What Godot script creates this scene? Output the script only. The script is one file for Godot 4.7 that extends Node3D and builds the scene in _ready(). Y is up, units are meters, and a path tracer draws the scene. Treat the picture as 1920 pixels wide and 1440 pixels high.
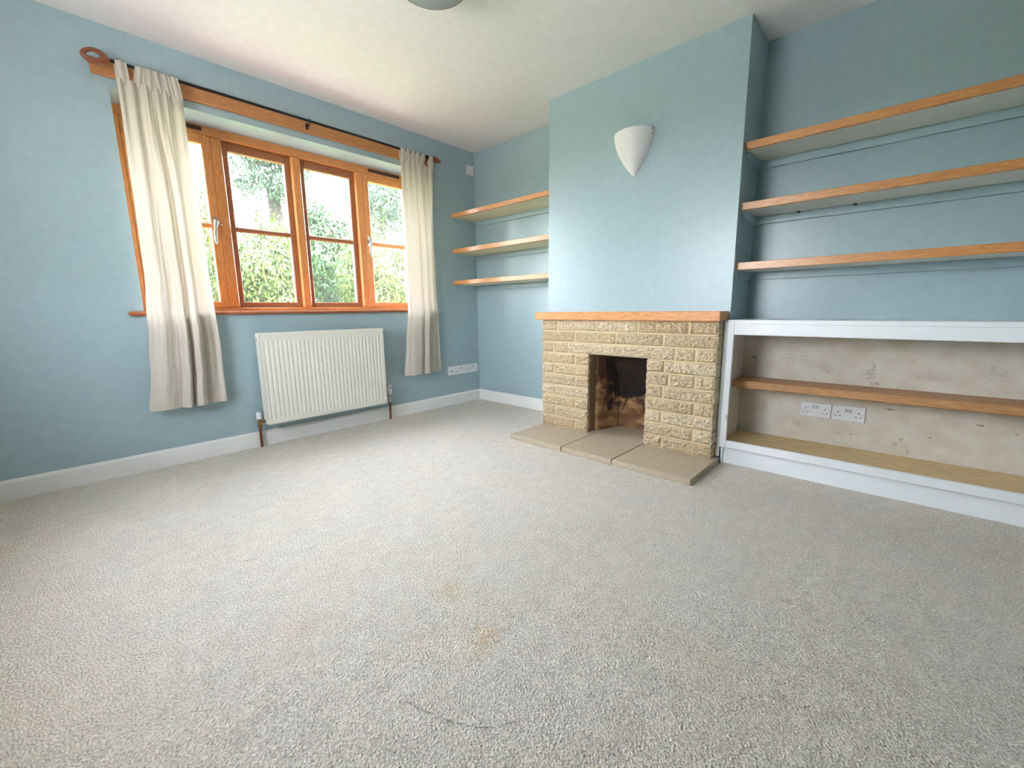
extends Node3D
# Room axes: the corner between the window wall (z = 0) and the fireplace wall (x = 0) is the origin, on the carpet.
# x runs negative along the window wall, z runs positive along the fireplace wall.

const H := 2.4
const XB := -3.75       # wall behind the camera's left
const ZB := 4.05        # wall to the camera's right
var M := {}
var rng := RandomNumberGenerator.new()
var taken := {}

func _ready():
	rng.seed = 71
	setup_camera_and_light()
	make_materials()
	build_shell()
	build_window()
	build_garden()
	build_fireplace()
	build_alcove_shelves()
	build_cupboard()
	build_radiator()
	build_curtains()
	build_fittings()

func setup_camera_and_light():
	var cam := Camera3D.new()
	cam.name = "camera"
	cam.position = Vector3(-2.9967, 0.9185, 3.2448)
	cam.rotation_degrees = Vector3(-9.89, -47.147, -0.677)
	cam.fov = 83.96
	cam.near = 0.05
	cam.far = 200.0
	add_child(cam)
	cam.current = true
	var sky_mat := ProceduralSkyMaterial.new()
	sky_mat.sky_top_color = Color(0.87, 0.92, 1.0)
	sky_mat.sky_horizon_color = Color(0.97, 0.98, 1.0)
	sky_mat.sky_curve = 0.3
	sky_mat.ground_horizon_color = Color(0.80, 0.82, 0.78)
	sky_mat.ground_bottom_color = Color(0.30, 0.33, 0.26)
	sky_mat.energy_multiplier = 1.0
	var sky := Sky.new()
	sky.sky_material = sky_mat
	var env := Environment.new()
	env.background_mode = Environment.BG_SKY
	env.sky = sky
	env.background_energy_multiplier = 9.0
	env.tonemap_mode = Environment.TONE_MAPPER_LINEAR
	env.tonemap_exposure = 3.65
	env.sdfgi_enabled = true
	env.ssao_enabled = true
	env.ssil_enabled = true
	# the sun stands high behind the house and shines on the garden bank outside the window
	var sun := DirectionalLight3D.new()
	sun.name = "sun"
	sun.light_color = Color(1.0, 0.98, 0.95)
	sun.light_energy = 6.0
	sun.light_angular_distance = 2.0
	sun.shadow_enabled = true
	add_child(sun)
	sun.look_at_from_position(Vector3(7.0, 10.0, 3.0), Vector3(0, 0, 0))
	var we := WorldEnvironment.new()
	we.name = "environment"
	we.environment = env
	add_child(we)

# ---------------------------------------------------------------- helpers
func mb() -> SurfaceTool:
	var st := SurfaceTool.new()
	st.begin(Mesh.PRIMITIVE_TRIANGLES)
	return st

func numbered(called: String) -> String:
	if not taken.has(called):
		taken[called] = 0
		return called
	taken[called] += 1
	return "%s_%03d" % [called, taken[called]]

func thing(called: String, label: String, category: String, at := Vector3.ZERO, group := "") -> Node3D:
	var o := Node3D.new()
	o.name = numbered(called)
	o.position = at
	o.set_meta("label", label)
	o.set_meta("category", category)
	if group != "":
		o.set_meta("group", group)
	add_child(o)
	return o

func structure(called: String) -> Node3D:
	var o := Node3D.new()
	o.name = called
	o.set_meta("kind", "structure")
	add_child(o)
	return o

# commits st (built in world axes) as one part of parent; the parts' vertices are moved into the parent's own axes
func part(called: String, st: SurfaceTool, mat: Material, parent: Node3D, tang := false) -> MeshInstance3D:
	if tang:
		st.generate_tangents()
	var mi := MeshInstance3D.new()
	mi.name = called
	mi.mesh = st.commit()
	mi.material_override = mat
	mi.cast_shadow = GeometryInstance3D.SHADOW_CASTING_SETTING_ON
	parent.add_child(mi, true)
	var base := Vector3.ZERO
	var p: Node = parent
	while p != self:
		base += (p as Node3D).position
		p = p.get_parent()
	mi.position = -base
	return mi

func local_part(called: String, st: SurfaceTool, mat: Material, parent: Node3D) -> MeshInstance3D:
	var mi := MeshInstance3D.new()
	mi.name = called
	mi.mesh = st.commit()
	mi.material_override = mat
	parent.add_child(mi, true)
	return mi

func tri(st: SurfaceTool, a: Vector3, b: Vector3, c: Vector3, n: Vector3, ua: Vector2, ub: Vector2, uc: Vector2):
	var flip := (b - a).cross(c - a).dot(n) > 0.0
	var P := [a, c, b] if flip else [a, b, c]
	var U := [ua, uc, ub] if flip else [ua, ub, uc]
	for i in 3:
		st.set_normal(n)
		st.set_uv(U[i])
		st.add_vertex(P[i])

func quad(st: SurfaceTool, a: Vector3, b: Vector3, c: Vector3, d: Vector3, n: Vector3, ua := Vector2.ZERO, ub := Vector2.ZERO, uc := Vector2.ZERO, ud := Vector2.ZERO):
	tri(st, a, b, c, n, ua, ub, uc)
	tri(st, a, c, d, n, ua, uc, ud)

func guv(p: Vector3, na: int, g: int, off: Vector2) -> Vector2:
	if na == g:
		return Vector2(p[(g + 1) % 3] * 0.15, p[(g + 2) % 3]) + off
	return Vector2(p[g], p[3 - g - na]) + off

# a box with chamfered edges; u runs along the grain axis g, in metres
func bbox(st: SurfaceTool, lo: Vector3, hi: Vector3, b := 0.002, g := 0):
	var a := lo.min(hi)
	var z := lo.max(hi)
	var off := Vector2(rng.randf() * 7.0, rng.randf() * 7.0)
	b = minf(b, 0.45 * minf(z.x - a.x, minf(z.y - a.y, z.z - a.z)))
	for ax in 3:
		var u := (ax + 1) % 3
		var v := (ax + 2) % 3
		for s in [-1, 1]:
			var n := Vector3.ZERO
			n[ax] = s
			var q := []
			for k in [[0, 0], [1, 0], [1, 1], [0, 1]]:
				var p := Vector3.ZERO
				p[ax] = z[ax] if s > 0 else a[ax]
				p[u] = (z[u] - b) if k[0] else (a[u] + b)
				p[v] = (z[v] - b) if k[1] else (a[v] + b)
				q.append(p)
			quad(st, q[0], q[1], q[2], q[3], n, guv(q[0], ax, g, off), guv(q[1], ax, g, off), guv(q[2], ax, g, off), guv(q[3], ax, g, off))
	if b <= 0.0:
		return
	for ax in 3:      # edges run along ax
		var u := (ax + 1) % 3
		var v := (ax + 2) % 3
		for su in [-1, 1]:
			for sv in [-1, 1]:
				var n := Vector3.ZERO
				n[u] = su
				n[v] = sv
				n = n.normalized()
				var p1 := Vector3.ZERO
				p1[ax] = a[ax] + b
				p1[u] = z[u] if su > 0 else a[u]
				p1[v] = (z[v] - b) if sv > 0 else (a[v] + b)
				var p2 := p1
				p2[ax] = z[ax] - b
				var p3 := p2
				p3[u] = (z[u] - b) if su > 0 else (a[u] + b)
				p3[v] = z[v] if sv > 0 else a[v]
				var p4 := p3
				p4[ax] = a[ax] + b
				quad(st, p1, p2, p3, p4, n, guv(p1, u, g, off), guv(p2, u, g, off), guv(p3, u, g, off), guv(p4, u, g, off))
	for sx in [-1, 1]:
		for sy in [-1, 1]:
			for sz in [-1, 1]:
				var c := Vector3(z.x if sx > 0 else a.x, z.y if sy > 0 else a.y, z.z if sz > 0 else a.z)
				var i := Vector3(sx, sy, sz) * b
				var p1 := c - Vector3(0, i.y, i.z)
				var p2 := c - Vector3(i.x, 0, i.z)
				var p3 := c - Vector3(i.x, i.y, 0)
				tri(st, p1, p2, p3, Vector3(sx, sy, sz).normalized(), guv(p1, 0, g, off), guv(p2, 0, g, off), guv(p3, 0, g, off))

func box_part(called: String, lo: Vector3, hi: Vector3, mat: Material, parent: Node3D, b := 0.002, g := 0) -> MeshInstance3D:
	var st := mb()
	bbox(st, lo, hi, b, g)
	return part(called, st, mat, parent)

# a tube along points with a radius at each
func tube(st: SurfaceTool, pts: Array, radii: Array, sides := 12, closed := false, flat := 1.0):
	var n := pts.size()
	var up := Vector3(0.03, 1, 0.02).normalized()
	var rings := []
	for i in n:
		var a: Vector3 = pts[(i - 1 + n) % n] if (closed or i > 0) else pts[0]
		var c: Vector3 = pts[(i + 1) % n] if (closed or i < n - 1) else pts[n - 1]
		var t := (c - a).normalized()
		if absf(t.dot(up)) > 0.95:
			up = Vector3(1, 0.02, 0.03).normalized()
		var s := t.cross(up).normalized()
		var w := s.cross(t).normalized()
		up = w
		var ring := []
		for k in sides + 1:
			var q := TAU * k / sides
			var d := s * cos(q) * flat + w * sin(q)
			ring.append([(pts[i] as Vector3) + d * float(radii[i % radii.size()]), (s * cos(q) / maxf(flat, 0.01) + w * sin(q)).normalized()])
		rings.append(ring)
	var last := n if closed else n - 1
	for i in last:
		var r0: Array = rings[i]
		var r1: Array = rings[(i + 1) % n]
		for k in sides:
			var A = [r0[k], r0[k + 1], r1[k + 1], r1[k]]
			var nn: Vector3 = A[0][1] + A[2][1]
			var flip: bool = ((A[1][0] as Vector3) - A[0][0]).cross((A[2][0] as Vector3) - A[0][0]).dot(nn) > 0.0
			for idx in ([0, 2, 1, 0, 3, 2] if flip else [0, 1, 2, 0, 2, 3]):
				st.set_normal(A[idx][1])
				st.set_uv(Vector2(float(i) / n, float(k) / sides))
				st.add_vertex(A[idx][0])
	if not closed:
		for e in [0, n - 1]:
			var dir: Vector3 = (pts[0] - pts[1]) if e == 0 else (pts[n - 1] - pts[n - 2])
			dir = dir.normalized()
			for k in sides:
				tri(st, pts[e], rings[e][k][0], rings[e][k + 1][0], dir, Vector2.ZERO, Vector2.ZERO, Vector2.ZERO)

# a smooth grid of points P[j][i], normals worked out from the surface
func grid(st: SurfaceTool, P: Array, uvs := Vector2(1, 1), outward := Vector3.ZERO):
	var nv := P.size()
	var nu: int = P[0].size()
	var flip := false
	if outward != Vector3.ZERO:
		var c: Vector3 = ((P[nv / 2][nu / 2 + 1] as Vector3) - P[nv / 2][nu / 2]).cross((P[nv / 2 + 1][nu / 2] as Vector3) - P[nv / 2][nu / 2])
		flip = c.dot(outward) < 0.0
	for j in nv:
		for i in nu:
			var a: Vector3 = P[j][maxi(i - 1, 0)]
			var b: Vector3 = P[j][mini(i + 1, nu - 1)]
			var c: Vector3 = P[maxi(j - 1, 0)][i]
			var d: Vector3 = P[mini(j + 1, nv - 1)][i]
			var n := (b - a).cross(d - c).normalized()
			st.set_normal(-n if flip else n)
			st.set_uv(Vector2(float(i) / (nu - 1) * uvs.x, float(j) / (nv - 1) * uvs.y))
			st.add_vertex(P[j][i])
	for j in nv - 1:
		for i in nu - 1:
			var o := j * nu + i
			var q := [o, o + nu + 1, o + 1, o, o + nu, o + nu + 1]
			if flip:
				q = [o, o + 1, o + nu + 1, o, o + nu + 1, o + nu]
			for k in q:
				st.add_index(k)

func interp(tab: Array, s: float) -> float:
	for i in tab.size() - 1:
		if s <= tab[i + 1][0]:
			var t := clampf((s - tab[i][0]) / maxf(tab[i + 1][0] - tab[i][0], 1e-5), 0, 1)
			t = t * t * (3.0 - 2.0 * t)
			return lerpf(tab[i][1], tab[i + 1][1], t)
	return tab[tab.size() - 1][1]

# ---------------------------------------------------------------- materials
func plain(c: Color, rough := 0.6, metal := 0.0) -> StandardMaterial3D:
	var m := StandardMaterial3D.new()
	m.albedo_color = c
	m.roughness = rough
	m.metallic = metal
	return m

func noise_tex(freq: float, size := 512, as_normal := false, bump := 4.0, sd := 1, oct := 4) -> NoiseTexture2D:
	var n := FastNoiseLite.new()
	n.noise_type = FastNoiseLite.TYPE_SIMPLEX_SMOOTH
	n.frequency = freq
	n.fractal_octaves = oct
	n.seed = sd
	var t := NoiseTexture2D.new()
	t.width = size
	t.height = size
	t.seamless = true
	t.noise = n
	t.as_normal_map = as_normal
	t.bump_strength = bump
	return t

func ramp_tex(freq: float, a: Color, b: Color, sd := 1, size := 512, oct := 4) -> NoiseTexture2D:
	var t := noise_tex(freq, size, false, 1, sd, oct)
	var g := Gradient.new()
	g.set_color(0, a)
	g.set_color(1, b)
	t.color_ramp = g
	return t

func paint(c: Color, rough: float, bump := 0.25, scale := 3.0) -> StandardMaterial3D:
	var m := plain(Color.WHITE, rough)
	m.albedo_texture = ramp_tex(0.01, c.darkened(0.025), c.lightened(0.02), 5)
	m.normal_enabled = true
	m.normal_texture = M.fine_normal
	m.normal_scale = bump
	m.uv1_triplanar = true
	m.uv1_world_triplanar = true
	m.uv1_scale = Vector3.ONE * scale
	return m

func grain_image() -> ImageTexture:
	var W := 1024
	var Hh := 256
	var n1 := FastNoiseLite.new()
	n1.seed = 11
	n1.frequency = 1.0
	n1.fractal_octaves = 3
	var n2 := FastNoiseLite.new()
	n2.seed = 23
	n2.frequency = 1.0
	n2.fractal_octaves = 2
	var data := PackedByteArray()
	data.resize(W * Hh * 3)
	for y in Hh:
		var v := float(y) / Hh
		for x in W:
			var u := float(x) / W
			var tot := 0.0
			var fine := 0.0
			for k in [0, 1]:
				var wu := u if k == 1 else 1.0 - u
				for l in [0, 1]:
					var wv := v if l == 1 else 1.0 - v
					var uu: float = (u - k) * 5.0
					var vv: float = (v - l) * 9.0
					var warp := n2.get_noise_2d(uu * 0.7, vv * 0.5)
					tot += wu * wv * n1.get_noise_2d(uu * 0.6 + 3.0, vv * 1.6 + warp * 3.0)
					fine += wu * wv * n2.get_noise_2d(uu * 4.0, vv * 14.0)
			var rings := 0.5 + 0.5 * sin(tot * 22.0)
			var t := clampf(0.62 + 0.22 * rings + 0.55 * fine, 0.0, 1.0)
			var c := Color(0.66, 0.52, 0.42).lerp(Color(1, 1, 1), t)
			var o := (y * W + x) * 3
			data[o] = int(c.r * 255)
			data[o + 1] = int(c.g * 255)
			data[o + 2] = int(c.b * 255)
	return ImageTexture.create_from_image(Image.create_from_data(W, Hh, false, Image.FORMAT_RGB8, data))

func wood(c: Color, rough := 0.45, gloss := 0.0) -> StandardMaterial3D:
	var m := plain(c, rough)
	m.albedo_texture = M.grain
	m.uv1_scale = Vector3(0.45, 3.2, 1)
	if gloss > 0.0:
		m.clearcoat_enabled = true
		m.clearcoat = gloss
		m.clearcoat_roughness = 0.25
	return m

func carpet_material() -> StandardMaterial3D:
	# one picture for the whole carpet: tuft flecks, patches where the pile lies differently, stains and brush marks
	var N := 2048
	var tuft := FastNoiseLite.new()
	tuft.seed = 3
	tuft.frequency = 0.29
	tuft.fractal_octaves = 2
	var lay := FastNoiseLite.new()
	lay.seed = 8
	lay.frequency = 0.02
	lay.fractal_octaves = 4
	var tint := FastNoiseLite.new()
	tint.seed = 15
	tint.frequency = 0.004
	tint.fractal_octaves = 3
	var sx := -XB / N
	var sz := ZB / N
	# coarse fields on a small grid, looked up per pixel
	var G := 256
	var coarse := PackedFloat32Array()
	coarse.resize(G * G * 2)
	for j in G:
		for i in G:
			coarse[(j * G + i) * 2] = lay.get_noise_2d(i * 8.0, j * 8.0 * 1.6)
			coarse[(j * G + i) * 2 + 1] = tint.get_noise_2d(i * 8.0, j * 8.0)
	# stains: x, z, radius, strength
	var stains := [[-2.198, 2.213, 0.035, 0.7], [-2.255, 2.451, 0.035, 0.75], [-2.30, 2.47, 0.03, 0.5], [-2.40, 2.36, 0.06, 0.25], [-2.15, 2.40, 0.05, 0.2], [-2.05, 2.45, 0.05, 0.2], [-0.75, 3.55, 0.09, 0.3], [-0.55, 3.62, 0.06, 0.3], [-2.62, 2.0, 0.05, 0.2], [-1.95, 2.95, 0.12, 0.18], [-2.3, 2.9, 0.1, 0.15], [-1.5, 2.4, 0.12, 0.12]]
	var data := PackedByteArray()
	data.resize(N * N * 3)
	var hgt := PackedByteArray()
	hgt.resize(N * N)
	for j in N:
		var gj := (j / 8) * G
		for i in N:
			var t := tuft.get_noise_2d(i, j)
			var ci := (gj + (i / 8)) * 2
			var l := coarse[ci]
			var q := coarse[ci + 1]
			var k := 1.0 + 0.36 * t + 0.05 * l
			var o := (j * N + i) * 3
			data[o] = int(clampf((224.0 + 4.0 * q) * k, 0, 255))
			data[o + 1] = int(clampf((213.0 + 1.0 * q) * k, 0, 255))
			data[o + 2] = int(clampf((198.0 - 3.0 * q) * k, 0, 255))
			hgt[j * N + i] = int(clampf(128.0 + 170.0 * t + 18.0 * l, 0, 255))
	for s in stains:
		var ci := int((s[0] - XB) / sx)
		var cj := int(s[1] / sz)
		var r := int(s[2] / sx) * 2
		for j in range(maxi(cj - r, 0), mini(cj + r, N)):
			for i in range(maxi(ci - r, 0), mini(ci + r, N)):
				var d := Vector2(i - ci, j - cj).length() / (r * 0.5)
				var w: float = clampf(1.25 - d + 1.3 * lay.get_noise_2d(i * 5.0, j * 5.0) + 0.5 * tuft.get_noise_2d(i, j), 0, 1) * s[3]
				var o := (j * N + i) * 3
				data[o] = int(lerpf(data[o], data[o] * 0.98, w))
				data[o + 1] = int(lerpf(data[o + 1], data[o + 1] * 0.91, w))
				data[o + 2] = int(lerpf(data[o + 2], data[o + 2] * 0.82, w))
	# scored lines in the pile
	var lines := [[[-2.535, 2.455], [-2.525, 2.50], [-2.507, 2.545], [-2.495, 2.58], [-2.47, 2.625], [-2.44, 2.66], [-2.39, 2.69]], [[-1.53, 3.04], [-1.51, 3.065]], [[-3.2, 1.62], [-3.0, 1.75], [-2.9, 1.83]], [[-2.62, 1.5], [-2.58, 1.52]], [[-1.92, 3.16], [-1.91, 3.17]]]
	for ln in lines:
		for a in ln.size() - 1:
			for step in 120:
				var f := step / 120.0
				var i := int((lerpf(ln[a][0], ln[a + 1][0], f) - XB) / sx)
				var j := int(lerpf(ln[a][1], ln[a + 1][1], f) / sz)
				for dj in 1:
					for di in 2:
						if tuft.get_noise_2d((i + di) * 0.6, (j + dj) * 0.6) > -0.1:
							hgt[(j + dj) * N + i + di] = 95
							var o := ((j + dj) * N + i + di) * 3
							for ch in 3:
								data[o + ch] = int(data[o + ch] * 0.90)
	var m := plain(Color.WHITE, 0.95)
	var img := Image.create_from_data(N, N, false, Image.FORMAT_RGB8, data)
	m.albedo_texture = ImageTexture.create_from_image(img)
	var hi := Image.create_from_data(N, N, false, Image.FORMAT_L8, hgt)
	hi.convert(Image.FORMAT_RGBA8)
	hi.bump_map_to_normal_map(4.0)
	m.normal_enabled = true
	m.normal_texture = ImageTexture.create_from_image(hi)
	m.normal_scale = 0.9
	m.rim_enabled = true
	m.rim = 0.35
	m.rim_tint = 0.8
	return m

func soot_material() -> StandardMaterial3D:
	# u across the fireback (left cheek, back, right cheek), v up: fire clay below, soot above with a ragged edge
	var W := 384
	var Hh := 384
	var n := FastNoiseLite.new()
	n.seed = 4
	n.frequency = 0.013
	n.fractal_octaves = 5
	var img := Image.create(W, Hh, false, Image.FORMAT_RGB8)
	for y in Hh:
		for x in W:
			var u := float(x) / W
			var v := 1.0 - float(y) / Hh
			var a := n.get_noise_2d(x, y)
			var b := n.get_noise_2d(x * 0.5 + 900.0, y * 1.2)
			var f := n.get_noise_2d(x * 4.0 + 300.0, y * 4.0)
			var clay := Color(0.60, 0.47, 0.33).lerp(Color(0.45, 0.31, 0.21), clampf(0.5 + 1.3 * b, 0, 1))
			clay = clay.lerp(Color(0.72, 0.58, 0.38), clampf(a * 1.8 - 0.1, 0, 1))
			var edge := 0.30 + 0.30 * a + 0.12 * b
			if u < 0.16:
				edge += 0.22
			var s := clampf((v - edge) * 9.0, 0, 1)
			var soot := Color(0.10, 0.075, 0.07).lerp(Color(0.20, 0.13, 0.10), clampf(0.3 + 1.6 * b + 0.5 * f, 0, 1))
			if u < 0.2:
				soot = soot.lerp(Color(0.36, 0.23, 0.16), 0.75)
			if v > 0.86:
				soot = soot.lerp(Color(0.30, 0.25, 0.23), 0.6)
			img.set_pixel(x, y, clay.lerp(soot, s * (0.93 + 0.1 * f)))
	# burn marks running down and a few pale flecks
	for k in 5:
		var cx := 60 + k * 55
		for y in range(235, 320):
			var w := 7.0 * (1.0 - (y - 235) / 85.0)
			for dx in range(-8, 9):
				if absf(dx + 4.0 * n.get_noise_2d(y * 3.0, k * 50.0)) < w:
					var px := clampi(cx + dx - int((y - 235) * 0.3), 0, W - 1)
					img.set_pixel(px, y, img.get_pixel(px, y).lerp(Color(0.22, 0.12, 0.08), 0.55))
	for p in [[130, 215], [240, 222], [160, 130], [215, 150], [150, 90]]:
		img.fill_rect(Rect2i(p[0], p[1], 3, 3), Color(0.66, 0.6, 0.55))
	var m := plain(Color.WHITE, 0.9)
	m.albedo_texture = ImageTexture.create_from_image(img)
	return m

func scuffed_wall_material() -> StandardMaterial3D:
	# the cream painted wall inside the cupboard: chips and scuffs where the photograph shows them; u = z 2.48..4.05, v = y 0.12..0.84
	var W := 1024
	var Hh := 470
	var n := FastNoiseLite.new()
	n.seed = 31
	n.frequency = 0.012
	n.fractal_octaves = 4
	var img := Image.create(W, Hh, false, Image.FORMAT_RGB8)
	for y in Hh:
		for x in W:
			var a := n.get_noise_2d(x, y)
			var f := n.get_noise_2d(x * 7.0, y * 7.0)
			var c := Color(0.87, 0.845, 0.79).lerp(Color(0.83, 0.79, 0.72), clampf(0.4 + a + 0.25 * f, 0, 1))
			img.set_pixel(x, y, c)
	var marks := [[2.538, 0.614, 0.012, 0.008, 0.7], [3.217, 0.376, 0.022, 0.006, 0.55], [2.625, 0.235, 0.008, 0.003, 0.6], [3.547, 0.347, 0.016, 0.004, 0.6], [3.381, 0.25, 0.010, 0.004, 0.65], [3.062, 0.208, 0.005, 0.003, 0.7], [3.271, 0.217, 0.006, 0.008, 0.4], [3.303, 0.157, 0.005, 0.012, 0.45], [3.662, 0.321, 0.006, 0.005, 0.5], [3.301, 0.263, 0.006, 0.004, 0.5], [3.11, 0.555, 0.03, 0.022, 0.3], [3.136, 0.51, 0.02, 0.012, 0.35], [3.12, 0.60, 0.01, 0.02, 0.2], [2.93, 0.57, 0.06, 0.03, 0.13], [3.35, 0.56, 0.07, 0.02, 0.12], [2.70, 0.62, 0.03, 0.004, 0.25], [2.80, 0.64, 0.02, 0.003, 0.25], [3.55, 0.60, 0.05, 0.04, 0.1], [2.62, 0.30, 0.02, 0.05, 0.1], [3.25, 0.19, 0.01, 0.005, 0.3], [3.0, 0.20, 0.015, 0.003, 0.25], [2.80, 0.23, 0.03, 0.02, 0.12]]
	for s in marks:
		var cx: float = (s[0] - 2.48) / 1.57 * W
		var cy: float = (1.0 - (s[1] - 0.12) / 0.72) * Hh
		var rx: float = s[2] / 1.57 * W
		var ry: float = s[3] / 0.72 * Hh
		for y in range(maxi(int(cy - ry * 1.6), 0), mini(int(cy + ry * 1.6) + 1, Hh)):
			for x in range(maxi(int(cx - rx * 1.6), 0), mini(int(cx + rx * 1.6) + 1, W)):
				var d := Vector2((x - cx) / rx, (y - cy) / ry).length()
				var wgt: float = clampf((1.0 - d - 1.3 * n.get_noise_2d(x * 6.0, y * 6.0)) * (1.4 if s[2] > 0.018 and s[4] < 0.4 else 4.0), 0, 1)
				img.set_pixel(x, y, img.get_pixel(x, y).lerp(Color(0.46, 0.41, 0.35), wgt * s[4]))
	var m := plain(Color.WHITE, 0.7)
	m.albedo_texture = ImageTexture.create_from_image(img)
	return m

func make_materials():
	M.fine_normal = noise_tex(0.06, 512, true, 3.0, 2, 3)
	M.grain = grain_image()
	M.wall = paint(Color(0.64, 0.727, 0.75), 0.31, 0.08)
	M.ceiling = paint(Color(0.95, 0.935, 0.925), 0.85, 0.12)
	M.gloss = plain(Color(0.92, 0.915, 0.90), 0.32)
	M.cabinet_white = plain(Color(0.925, 0.935, 0.935), 0.35)
	M.rad = plain(Color(0.90, 0.89, 0.84), 0.35)
	M.plastic = plain(Color(0.91, 0.91, 0.91), 0.3)
	M.plastic_grey = plain(Color(0.74, 0.74, 0.75), 0.35)
	M.black = plain(Color(0.05, 0.05, 0.05), 0.5)
	M.iron = plain(Color(0.06, 0.045, 0.04), 0.45)
	M.brass = plain(Color(0.62, 0.45, 0.28), 0.35, 0.9)
	M.copper = plain(Color(0.50, 0.30, 0.20), 0.5, 0.6)
	M.chrome = plain(Color(0.75, 0.74, 0.73), 0.25, 0.95)
	M.frame = wood(Color(0.95, 0.66, 0.39), 0.42, 0.3)
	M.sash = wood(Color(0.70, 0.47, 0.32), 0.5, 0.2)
	M.sill = wood(Color(0.76, 0.46, 0.28), 0.4, 0.3)
	M.board = wood(Color(0.84, 0.60, 0.38), 0.45, 0.2)
	M.finial = wood(Color(0.58, 0.33, 0.21), 0.4, 0.3)
	M.oak = wood(Color(0.87, 0.63, 0.38), 0.34, 0.3)
	M.mantel = wood(Color(0.91, 0.66, 0.41), 0.45, 0.15)
	M.plank = wood(Color(0.80, 0.62, 0.42), 0.5, 0.1)
	M.melamine = plain(Color(0.93, 0.89, 0.77), 0.5)
	M.white_board = plain(Color(0.93, 0.92, 0.88), 0.5)
	M.ply = wood(Color(0.98, 0.90, 0.69), 0.55)
	M.vent = plain(Color(0.26, 0.15, 0.10), 0.5)
	M.plaster = plain(Color(0.92, 0.91, 0.90), 0.75)
	M.chip = plain(Color(0.80, 0.79, 0.76), 0.9)
	M.carpet = carpet_material()
	M.soot = soot_material()
	M.scuffed = scuffed_wall_material()
	# glass
	M.glass = plain(Color(0.95, 1.0, 0.98, 0.06), 0.02)
	M.glass.transparency = BaseMaterial3D.TRANSPARENCY_ALPHA
	M.lampglass = plain(Color(0.62, 0.65, 0.66), 0.25)
	# curtain cotton
	M.cloth = plain(Color(0.81, 0.775, 0.725), 0.9)
	M.cloth.normal_enabled = true
	M.cloth.normal_texture = noise_tex(0.03, 512, true, 5.0, 9, 4)
	M.cloth.normal_scale = 0.35
	M.cloth.uv1_triplanar = true
	M.cloth.uv1_scale = Vector3.ONE * 4.0
	M.cloth.backlight_enabled = true
	M.cloth.backlight = Color(0.60, 0.57, 0.51)
	# stone in four tones
	M.stones = []
	for c in [Color(0.90, 0.81, 0.65), Color(0.87, 0.77, 0.61), Color(0.92, 0.84, 0.70), Color(0.88, 0.79, 0.64)]:
		var m := plain(Color.WHITE, 0.95)
		m.albedo_texture = ramp_tex(0.035, c.darkened(0.22), c.lightened(0.16), 40 + M.stones.size(), 512, 5)
		m.normal_enabled = true
		m.normal_texture = M.fine_normal
		m.normal_scale = 0.8
		m.uv1_triplanar = true
		m.uv1_world_triplanar = true
		m.uv1_scale = Vector3.ONE * 9.0
		M.stones.append(m)
	M.mortar = paint(Color(0.90, 0.82, 0.66), 0.95, 0.5, 6.0)
	M.jamb = paint(Color(0.56, 0.47, 0.35), 0.95, 0.9, 6.0)
	M.hearth = plain(Color.WHITE, 0.7)
	M.hearth.albedo_texture = ramp_tex(0.03, Color(0.64, 0.575, 0.475), Color(0.82, 0.765, 0.675), 77, 512, 5)
	M.hearth.normal_enabled = true
	M.hearth.normal_texture = M.fine_normal
	M.hearth.normal_scale = 0.5
	M.hearth.uv1_triplanar = true
	M.hearth.uv1_world_triplanar = true
	M.hearth.uv1_scale = Vector3.ONE * 5.0
	# garden
	M.leaf = plain(Color.WHITE, 0.55)
	M.leaf.vertex_color_use_as_albedo = true
	M.leaf.backlight_enabled = true
	M.leaf.backlight = Color(0.5, 0.6, 0.25)
	M.leaf.cull_mode = BaseMaterial3D.CULL_DISABLED
	M.bark = paint(Color(0.24, 0.20, 0.18), 0.95, 1.0, 2.0)
	M.grass = paint(Color(0.30, 0.40, 0.16), 0.95, 1.0, 1.0)
	M.bounce_paving = paint(Color(0.40, 0.385, 0.37), 0.9, 0.5, 1.0)
	M.bounce_gravel = paint(Color(0.78, 0.765, 0.745), 0.9, 0.5, 1.0)
	M.outer = plain(Color(0.75, 0.70, 0.62), 0.9)

# ---------------------------------------------------------------- the room
const BZ0 := 0.9       # unseen window added for fill light, in the wall opposite the fireplace
const BZ1 := 2.15
const BY0 := 0.90
const BY1 := 2.10
const WX0 := -2.604     # window opening
const WX1 := -0.556
const WY0 := 0.915
const WY1 := 2.1026

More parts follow.
